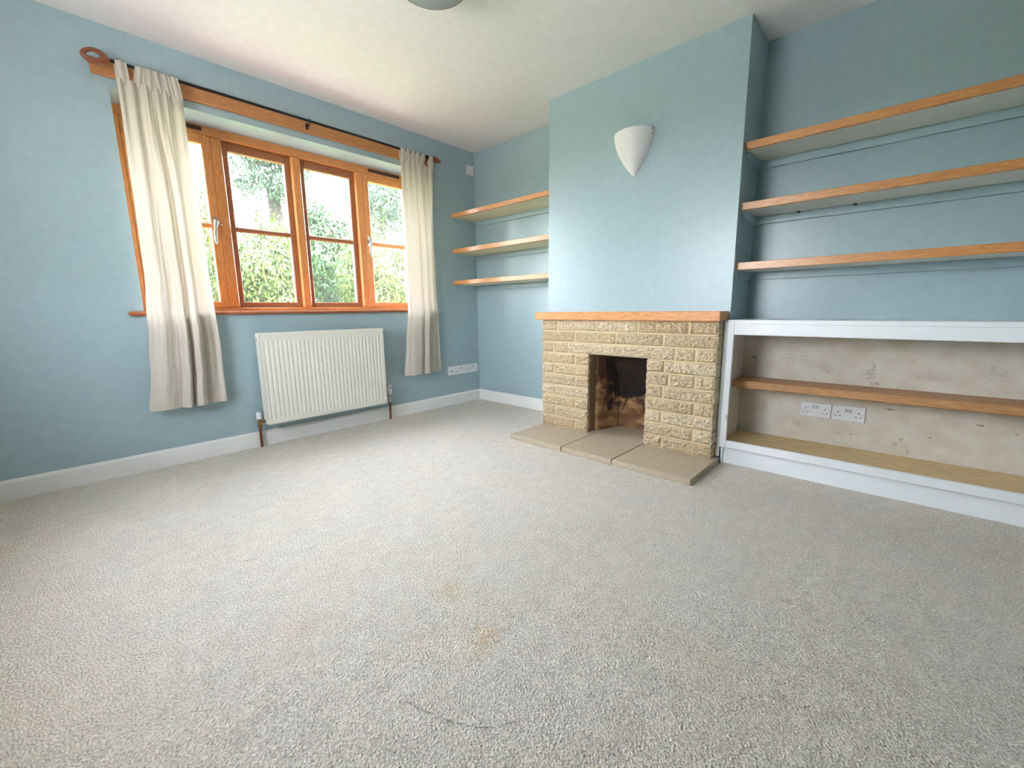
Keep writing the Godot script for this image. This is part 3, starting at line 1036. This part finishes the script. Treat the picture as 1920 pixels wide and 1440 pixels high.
# ---------------------------------------------------------------- cupboard in the right alcove
func build_cupboard():
	var c := thing("built_in_cupboard", "white doorless cupboard with one oak shelf inside, right of fireplace", "cupboard", Vector3(-0.18, 0, 3.25))
	var xf := -0.374
	var z0 := 2.487
	var z1 := ZB - 0.001
	var w: Material = M.cabinet_white
	box_part("stile", Vector3(xf, 0.101, z0), Vector3(xf + 0.02, 0.847, z0 + 0.034), w, c, 0.002)
	box_part("scribe_strip", Vector3(xf + 0.004, 0.038, z0 - 0.020), Vector3(xf + 0.02, 0.847, z0 - 0.0005), w, c, 0.002)
	box_part("top_rail", Vector3(xf, 0.764, z0 + 0.0345), Vector3(xf + 0.02, 0.847, z1), w, c, 0.002)
	box_part("bottom_rail", Vector3(xf, 0.101, z0 + 0.0345), Vector3(xf + 0.02, 0.146, z1), w, c, 0.003)
	box_part("top_edging", Vector3(xf - 0.005, 0.824, z0 + 0.11), Vector3(xf, 0.847, z1), w, c, 0.002)
	box_part("top_board", Vector3(xf + 0.0205, 0.829, 2.4815), Vector3(-0.001, 0.847, z1), w, c, 0.001)
	box_part("plinth", Vector3(xf + 0.024, 0, z0 + 0.02), Vector3(xf + 0.04, 0.0955, z1), w, c, 0.002)
	box_part("plinth_block", Vector3(xf + 0.012, 0, z0 + 0.0065), Vector3(xf + 0.04, 0.0955, z0 + 0.0195), w, c, 0.002)
	box_part("bottom_board", Vector3(xf + 0.0205, 0.109, 2.4875), Vector3(-0.0055, 0.127, z1), M.ply, c, 0.001, 2)
	# painted lining
	var st := mb()
	var P := [Vector3(-0.005, 0.12, 2.4875), Vector3(-0.005, 0.12, z1), Vector3(-0.005, 0.829, z1), Vector3(-0.005, 0.829, 2.4875)]
	quad(st, P[0], P[1], P[2], P[3], Vector3(-1, 0, 0), Vector2(0, 1), Vector2(1, 1), Vector2(1, 0), Vector2(0, 0))
	part("back_panel", st, M.scuffed, c)
	var cream := plain(Color(0.84, 0.81, 0.75), 0.7)
	box_part("side_panel", Vector3(xf + 0.021, 0.127, 2.4815), Vector3(-0.0055, 0.8285, 2.487), cream, c, 0.0)
	box_part("inner_shelf", Vector3(-0.215, 0.440, 2.4875), Vector3(-0.0055, 0.484, z1), M.plank, c, 0.004, 2)
	# catch plate on the stile
	box_part("catch", Vector3(xf - 0.001, 0.265, z0 + 0.026), Vector3(xf + 0.012, 0.300, z0 + 0.0352), M.plastic_grey, c, 0.001)

# ---------------------------------------------------------------- radiator
func build_radiator():
	var x0 := -2.064
	var x1 := -1.152
	var y0 := 0.162
	var y1 := 0.778
	var zf := 0.118
	var zb := 0.05
	var r := thing("radiator", "white ribbed panel radiator on the wall under the window", "radiator", Vector3((x0 + x1) / 2.0, 0.0, 0.08))
	# pressed front: vertical flutes that fade into flat margins
	var P := []
	var n := 31
	var per := 8
	var ys := [y0, y0 + 0.018, y0 + 0.032, y0 + 0.045, y0 + 0.055, y1 - 0.065, y1 - 0.055, y1 - 0.042, y1 - 0.028, y1]
	var am := [0.0, 0.0, 0.0, 0.6, 1.0, 1.0, 0.6, 0.0, 0.0, 0.0]
	for j in ys.size():
		var row := []
		for i in n * per + 1:
			var u := float(i) / (n * per)
			var x := lerpf(x0 + 0.004, x1 - 0.004, u)
			var ph := fposmod(u * n, 1.0)
			var k := smoothstep(0.06, 0.22, ph) * (1.0 - smoothstep(0.78, 0.94, ph))
			var side := smoothstep(0.0, 0.4, u * n) * smoothstep(0.0, 0.4, (1.0 - u) * n)
			row.append(Vector3(x, ys[j], zf - 0.0042 * (1.0 - k) * am[j] * side))
		P.append(row)
	var st := mb()
	grid(st, P, Vector2(1, 1), Vector3(0, 0, 1))
	part("front_panel", st, M.rad, r)
	st = mb()
	bbox(st, Vector3(x0 + 0.004, y0 + 0.0, zf - 0.016), Vector3(x1 - 0.004, y0 + 0.006, zf), 0.002)
	bbox(st, Vector3(x0 + 0.004, y0 + 0.005, zf - 0.022), Vector3(x1 - 0.004, y1 - 0.005, zf - 0.013), 0.0)
	bbox(st, Vector3(x0 + 0.02, y0 + 0.03, zb + 0.004), Vector3(x1 - 0.02, y1 - 0.01, zb + 0.014), 0.001)
	part("back_panel", st, M.rad, r)
	# convector fins between the panels
	st = mb()
	for i in 45:
		var x := lerpf(x0 + 0.03, x1 - 0.03, i / 44.0)
		bbox(st, Vector3(x, y0 + 0.06, zb + 0.014), Vector3(x + 0.001, y1 - 0.03, zf - 0.022), 0.0)
	var fins := part("convector_fins", st, M.rad, r)
	fins.set_meta("kind", "stuff")
	for s in [x0, x1 - 0.004]:
		st = mb()
		bbox(st, Vector3(s, y0 + 0.004, zb), Vector3(s + 0.004, y1 + 0.002, zf - 0.002), 0.0015)
		part("side_cover", st, M.rad, r)
	# slotted top grille
	st = mb()
	bbox(st, Vector3(x0, y1 - 0.002, zf - 0.012), Vector3(x1, y1 + 0.006, zf), 0.002)
	bbox(st, Vector3(x0, y1 - 0.002, zb), Vector3(x1, y1 + 0.006, zb + 0.012), 0.002)
	for i in 58:
		var x := lerpf(x0, x1 - 0.006, i / 57.0)
		bbox(st, Vector3(x, y1, zb + 0.012), Vector3(x + 0.006, y1 + 0.005, zf - 0.012), 0.0)
	part("top_grille", st, M.rad, r)
	# brackets to the wall
	for x in [x0 + 0.14, x1 - 0.16]:
		box_part("wall_bracket", Vector3(x, y0 + 0.08, 0.0005), Vector3(x + 0.03, y1 - 0.08, zb + 0.005), M.plastic_grey, r, 0.001)
	# bleed plug at the top left
	st = mb()
	tube(st, [Vector3(x0 - 0.008, y1 - 0.034, 0.078), Vector3(x0 + 0.002, y1 - 0.034, 0.078)], [0.010, 0.011], 14)
	part("bleed_plug", st, M.plastic_grey, r)
	# left: lockshield valve with a white cap on a copper tail
	var lv := Node3D.new()
	lv.name = "lockshield_valve"
	r.add_child(lv)
	var px := -2.092
	var pz := 0.040
	st = mb()
	tube(st, [Vector3(px, 0.0, pz - 0.006), Vector3(px, 0.155, pz)], [0.0085, 0.0085], 14)
	part("pipe", st, M.copper, lv)
	st = mb()
	tube(st, [Vector3(px, 0.140, pz), Vector3(px, 0.158, pz)], [0.014, 0.014], 6)
	tube(st, [Vector3(px, 0.158, pz), Vector3(px, 0.205, pz)], [0.011, 0.011], 12)
	tube(st, [Vector3(px, 0.183, pz), Vector3(px + 0.012, 0.183, pz + 0.015), Vector3(x0 + 0.004, 0.183, 0.075)], [0.009, 0.011, 0.011], 10)
	part("valve_body", st, M.brass, lv)
	st = mb()
	tube(st, [Vector3(px, 0.200, pz), Vector3(px, 0.204, pz), Vector3(px, 0.244, pz), Vector3(px, 0.248, pz)], [0.015, 0.0165, 0.0155, 0.012], 16)
	part("cap", st, M.plastic, lv)
	# right: thermostatic head
	var tv := Node3D.new()
	tv.name = "thermostatic_valve"
	r.add_child(tv)
	px = -1.082
	st = mb()
	tube(st, [Vector3(px, 0.0, pz - 0.008), Vector3(px, 0.165, pz)], [0.0085, 0.0085], 14)
	part("pipe", st, M.copper, tv)
	st = mb()
	tube(st, [Vector3(px, 0.150, pz), Vector3(px, 0.17, pz)], [0.014, 0.014], 6)
	tube(st, [Vector3(px, 0.17, pz), Vector3(px, 0.222, pz)], [0.012, 0.012], 12)
	tube(st, [Vector3(px, 0.195, pz), Vector3(px - 0.012, 0.195, pz + 0.015), Vector3(x1 - 0.004, 0.195, 0.075)], [0.010, 0.011, 0.011], 10)
	part("valve_body", st, M.chrome, tv)
	st = mb()
	tube(st, [Vector3(px, 0.218, pz), Vector3(px, 0.224, pz), Vector3(px, 0.236, pz), Vector3(px, 0.29, pz), Vector3(px, 0.300, pz), Vector3(px, 0.303, pz)], [0.014, 0.019, 0.0205, 0.0205, 0.018, 0.012], 20)
	part("head", st, M.plastic, tv)
	box_part("dial_mark", Vector3(px - 0.003, 0.27, pz + 0.0195), Vector3(px + 0.003, 0.29, pz + 0.0215), M.black, tv, 0.0)

# ---------------------------------------------------------------- curtains and pole
func curtain(label: String, xt0: float, xt1: float, le: Array, re: Array, prof: Array, tabs: Array, hem: float, sd: int):
	var t := thing("curtain", label, "curtain", Vector3((xt0 + xt1) / 2.0, hem, 0.08), "tab-top curtains on the pole")
	var n := FastNoiseLite.new()
	n.seed = sd
	n.frequency = 1.0
	n.fractal_octaves = 3
	var top := 2.128
	var nu := 110
	var nv := 70
	var P := []
	for j in nv + 1:
		var v := float(j) / nv
		var y := lerpf(top, hem, v)
		var xa := interp(le, v)
		var xb := interp(re, v)
		var row := []
		for i in nu + 1:
			var u := float(i) / nu
			# folds gather tightly at the heading and open out downwards
			var open := smoothstep(0.0, 0.35, v)
			var uu := u + 0.02 * sin(v * 3.0 + u * 5.0) * open
			var zd := interp(prof, clampf(uu, 0, 1))
			var zt := 0.080 + 0.012 * sin(u * TAU * 5.5 + 0.8)
			var z := lerpf(zt, zd, 0.25 + 0.75 * open)
			z += 0.004 * n.get_noise_2d(u * 9.0, v * 3.0 + u * 2.0) * open
			z += 0.0035 * n.get_noise_2d(u * 7.0 + 40.0, v * 22.0) * smoothstep(0.55, 0.95, v)
			z = maxf(z, 0.040)
			var x := lerpf(xa, xb, u)
			row.append(Vector3(x, y, z))
		P.append(row)
	var st := mb()
	grid(st, P, Vector2(1, 1), Vector3(0, 0, 1))
	part("cloth", st, M.cloth, t)
	# stitched hem band, a second layer on the room side
	var Q := []
	for j in range(nv - 4, nv + 1):
		var row := []
		for i in nu + 1:
			row.append((P[j][i] as Vector3) + Vector3(0, 0, 0.0018))
		Q.append(row)
	st = mb()
	grid(st, Q, Vector2(1, 1), Vector3(0, 0, 1))
	part("hem", st, M.cloth, t)
	# heading band
	Q = []
	for j in range(0, 4):
		var row := []
		for i in nu + 1:
			row.append((P[j][i] as Vector3) + Vector3(0, 0, 0.0018))
		Q.append(row)
	st = mb()
	grid(st, Q, Vector2(1, 1), Vector3(0, 0, 1))
	part("heading", st, M.cloth, t)
	for tb in tabs:
		var xc: float = tb[0]
		var w: float = tb[1]
		var skew: float = tb[2]
		var u := clampf((xc - xt0) / (xt1 - xt0), 0, 1)
		var zc: float = (P[0][int(u * nu)] as Vector3).z
		var path := [Vector2(2.108, zc + 0.002), Vector2(2.15, zc + 0.006), Vector2(2.19, 0.0865), Vector2(2.212, 0.0835), Vector2(2.2195, 0.076), Vector2(2.2205, 0.069), Vector2(2.217, 0.060), Vector2(2.20, 0.055), Vector2(2.16, 0.060), Vector2(2.115, zc - 0.006)]
		var R := []
		for k in path.size():
			var row := []
			for i in 9:
				var s := i / 8.0 - 0.5
				var pin := 1.0 - 0.18 * sin(PI * k / (path.size() - 1.0))
				row.append(Vector3(xc + s * w * pin + skew * (path[k].x - 2.12), path[k].x, path[k].y + 0.004 * cos(s * 9.0) + 0.003 * n.get_noise_2d(s * 6.0 + xc * 50.0, k)))
			R.append(row)
		st = mb()
		grid(st, R, Vector2(1, 1), Vector3(0, 1, 0))
		part("tab", st, M.cloth, t)

func build_curtains():
	# backing board on the wall
	var b := thing("curtain_pole", "black iron curtain pole on a long oak board above the window", "curtain pole", Vector3(-1.6, 2.145, 0.01))
	box_part("backing_board", Vector3(-2.668, 2.146, 0.0005), Vector3(-0.50, 2.222, 0.021), M.board, b, 0.003, 0)
	var st := mb()
	tube(st, [Vector3(-2.600, 2.207, 0.070), Vector3(-0.545, 2.207, 0.070)], [0.0085, 0.0085], 14)
	part("pole", st, M.iron, b)
	for x in [-2.545, -1.585, -0.600]:
		st = mb()
		bbox(st, Vector3(x - 0.007, 2.165, 0.021), Vector3(x + 0.007, 2.205, 0.025), 0.001)
		tube(st, [Vector3(x, 2.180, 0.023), Vector3(x, 2.183, 0.05), Vector3(x, 2.197, 0.070)], [0.005, 0.005, 0.005], 8)
		tube(st, [Vector3(x - 0.006, 2.207, 0.070), Vector3(x + 0.006, 2.207, 0.070)], [0.0115, 0.0115], 14)
		part("bracket", st, M.iron, b)
	# left finial: an open leaf loop
	st = mb()
	var loop := []
	var rad := []
	for k in 28:
		var a := TAU * k / 28.0
		var x := -2.652 + 0.042 * cos(a)
		var h := 0.027 * sin(a) * (1.0 - 0.45 * pow(absf(cos(a)), 2.0) * (1.0 if cos(a) < 0 else 0.4))
		loop.append(Vector3(x, 2.207 + h + 0.004 * cos(a), 0.070))
		rad.append(0.0095 + 0.0055 * maxf(0.0, -sin(a)) + 0.004 * maxf(0.0, cos(a)))
	tube(st, loop, rad, 10, true, 1.0)
	tube(st, [Vector3(-2.612, 2.207, 0.070), Vector3(-2.592, 2.207, 0.070)], [0.014, 0.011], 12)
	var fl := part("finial", st, M.finial, b)
	fl.set_meta("label", "open loop of carved brown wood")
	# right finial: a closed almond
	st = mb()
	var pts := []
	rad = []
	for k in 12:
		var f := k / 11.0
		pts.append(Vector3(-0.545 + 0.095 * f, 2.205 - 0.004 * f, 0.070))
		rad.append(0.010 + 0.020 * sin(PI * pow(f, 0.75)) * (1.0 - 0.2 * f) - 0.009 * f)
	tube(st, pts, rad, 16, false, 0.75)
	var fr := part("finial", st, M.finial, b)
	fr.set_meta("label", "solid almond of brown wood")
	curtain("long cream tab-top curtain at the left side of the window", -2.575, -2.300,
		[[0.0, -2.577], [0.3, -2.582], [0.55, -2.587], [0.72, -2.606], [0.86, -2.625], [1.0, -2.655]],
		[[0.0, -2.300], [0.13, -2.300], [0.25, -2.287], [0.5, -2.284], [0.65, -2.276], [0.8, -2.268], [1.0, -2.272]],
		[[0.0, 0.062], [0.05, 0.095], [0.2, 0.108], [0.35, 0.088], [0.385, 0.085], [0.42, 0.122], [0.47, 0.130], [0.52, 0.095], [0.545, 0.062], [0.58, 0.110], [0.65, 0.122], [0.715, 0.098], [0.75, 0.052], [0.84, 0.064], [0.94, 0.056], [1.0, 0.072]],
		[[-2.552, 0.056, 0.0], [-2.488, 0.050, 0.15], [-2.442, 0.048, 0.05], [-2.400, 0.046, -0.05], [-2.362, 0.046, -0.1], [-2.322, 0.044, -0.1]], 0.362, 5)
	curtain("long cream tab-top curtain at the right side of the window", -0.878, -0.553,
		[[0.0, -0.878], [0.5, -0.872], [0.68, -0.873], [0.85, -0.905], [1.0, -0.935]],
		[[0.0, -0.553], [0.28, -0.565], [0.55, -0.561], [0.75, -0.541], [1.0, -0.535]],
		[[0.0, 0.060], [0.05, 0.092], [0.18, 0.112], [0.30, 0.116], [0.40, 0.098], [0.44, 0.082], [0.48, 0.104], [0.56, 0.112], [0.63, 0.095], [0.67, 0.055], [0.78, 0.066], [0.90, 0.058], [0.94, 0.045], [1.0, 0.058]],
		[[-0.852, 0.052, 0.0], [-0.805, 0.048, 0.05], [-0.760, 0.048, 0.1], [-0.715, 0.048, 0.1], [-0.668, 0.048, 0.15], [-0.578, 0.050, 0.05]], 0.362, 12)

# ---------------------------------------------------------------- sockets, lamps
func socket_holes(o: Node3D, cx: float, cy: float, parent_z: float):
	for h in [[0.0, 0.014, 0.0022, 0.0042], [-0.0105, -0.008, 0.0038, 0.0020], [0.0105, -0.008, 0.0038, 0.0020]]:
		var st := mb()
		bbox(st, Vector3(cx + h[0] - h[2], cy + h[1] - h[3], parent_z - 0.001), Vector3(cx + h[0] + h[2], cy + h[1] + h[3], parent_z + 0.0004), 0.0)
		local_part("pin_slot", st, M.black, o)

func make_plate(called: String, label: String, at: Vector3, turn: float, w: float, kind: String, group := "") -> Node3D:
	var o := thing(called, label, "socket" if kind != "blank" else "wall plate", at, group)
	o.rotation.y = turn
	var st := mb()
	bbox(st, Vector3(-w / 2.0, -0.0435, 0.0), Vector3(w / 2.0, 0.0435, 0.010), 0.003)
	local_part("plate", st, M.plastic, o)
	if kind == "double":
		for s in [-1, 1]:
			socket_holes(o, s * 0.046, -0.006, 0.010)
			st = mb()
			bbox(st, Vector3(s * 0.009 - 0.006, 0.008, 0.009), Vector3(s * 0.009 + 0.006, 0.028, 0.0135), 0.0015)
			local_part("switch", st, M.plastic_grey, o)
			st = mb()
			tube(st, [Vector3(s * 0.066, 0.0, 0.0095), Vector3(s * 0.066, 0.0, 0.0108)], [0.0028, 0.0026], 10)
			local_part("screw", st, M.plastic_grey, o)
	elif kind == "aerial":
		st = mb()
		tube(st, [Vector3(0.002, -0.004, 0.0095), Vector3(0.002, -0.004, 0.0125)], [0.0062, 0.0058], 14)
		local_part("jack", st, M.black, o)
		for s in [-1, 1]:
			st = mb()
			tube(st, [Vector3(s * 0.030, 0.0, 0.0095), Vector3(s * 0.030, 0.0, 0.0108)], [0.0028, 0.0026], 10)
			local_part("screw", st, M.plastic_grey, o)
	else:
		st = mb()
		bbox(st, Vector3(-w / 2.0 + 0.012, -0.031, 0.0095), Vector3(w / 2.0 - 0.012, 0.031, 0.0115), 0.001)
		local_part("cover", st, M.plastic, o)
	return o

func build_fittings():
	# by the corner under the right curtain
	make_plate("aerial_socket", "square white aerial socket with a black jack, beside the right curtain hem", Vector3(-0.374, 0.336, 0.0), 0.0, 0.086, "aerial")
	make_plate("double_socket", "white double socket next to the aerial socket on the window wall", Vector3(-0.252, 0.336, 0.0), 0.0, 0.148, "double", "double power sockets")
	make_plate("double_socket", "white double socket nearest the corner of the room", Vector3(-0.098, 0.336, 0.0), 0.0, 0.148, "double", "double power sockets")
	make_plate("blank_plate", "small white cover plate high in the corner by the ceiling", Vector3(-0.058, 2.227, 0.0), 0.0, 0.090, "blank")
	# inside the cupboard
	make_plate("double_socket", "left white double socket on the cupboard back wall", Vector3(-0.005, 0.320, 2.892), -PI / 2.0, 0.148, "double", "double power sockets")
	make_plate("double_socket", "right white double socket on the cupboard back wall", Vector3(-0.005, 0.320, 3.044), -PI / 2.0, 0.148, "double", "double power sockets")
	# plaster uplighter on the chimney breast
	var l := thing("wall_light", "white plaster half-bowl wall light on the chimney breast", "wall light", Vector3(-0.326, 1.742, 1.848))
	var zc := 1.848
	var P := []
	var prof := [[0.0, 0.0], [0.06, 0.12], [0.15, 0.28], [0.3, 0.50], [0.5, 0.735], [0.7, 0.90], [0.88, 0.985], [0.97, 1.0], [1.0, 0.985]]
	var hgt := 0.256
	for q in prof:
		var row := []
		for i in 33:
			var a := PI * i / 32.0
			row.append(Vector3(-0.3255 - 0.125 * q[1] * sin(a), 1.742 + hgt * q[0] + 0.012 * q[0] * 0.0, zc - 0.130 * q[1] * cos(a)))
		P.append(row)
	# over the rim and down inside
	for q in [[0.985, 0.95], [0.8, 0.88], [0.5, 0.68], [0.25, 0.40]]:
		var row := []
		for i in 33:
			var a := PI * i / 32.0
			row.append(Vector3(-0.3257 - 0.125 * q[1] * sin(a), 1.742 + hgt * q[0], zc - 0.130 * q[1] * cos(a)))
		P.append(row)
	var st := mb()
	grid(st, P, Vector2(1, 1), Vector3(-1, 0, 0))
	part("shade", st, M.plaster, l)
	for h in [[0.86, 0.975, 0.008], [0.95, 0.995, 0.006]]:
		st = mb()
		var a := PI * 0.93
		var c := Vector3(-0.3255 - 0.125 * h[1] * sin(a), 1.742 + hgt * h[0], zc - 0.130 * h[1] * cos(a))
		tube(st, [c + Vector3(0, 0, -0.003), c + Vector3(-0.0008, 0, 0.0012)], [0.004, 0.0036], 10)
		part("fixing_screw", st, M.black, l)
	# flush glass ceiling light
	var cl := thing("ceiling_light", "round frosted glass ceiling light, cut off by the top of the picture", "ceiling light", Vector3(-1.668, H, 1.567))
	st = mb()
	var R := []
	var dome := [[0.128, 0.0], [0.150, -0.004], [0.1515, -0.03], [0.151, -0.088], [0.1505, -0.097], [0.146, -0.101], [0.140, -0.101], [0.12, -0.106], [0.08, -0.112], [0.04, -0.1145], [0.001, -0.115]]
	for q in dome:
		var row := []
		for i in 49:
			var a := TAU * i / 48.0
			row.append(Vector3(-1.668 + q[0] * cos(a), H + q[1], 1.567 + q[0] * sin(a)))
		R.append(row)
	grid(st, R, Vector2(1, 1), Vector3(-1, 0, 0))
	part("glass_shade", st, M.lampglass, cl)
	st = mb()
	var ring := []
	for i in 48:
		var a := TAU * i / 48.0
		ring.append(Vector3(-1.668 + 0.151 * cos(a), H - 0.095, 1.567 + 0.151 * sin(a)))
	tube(st, ring, [0.0035], 8, true)
	part("rim", st, M.brass, cl)
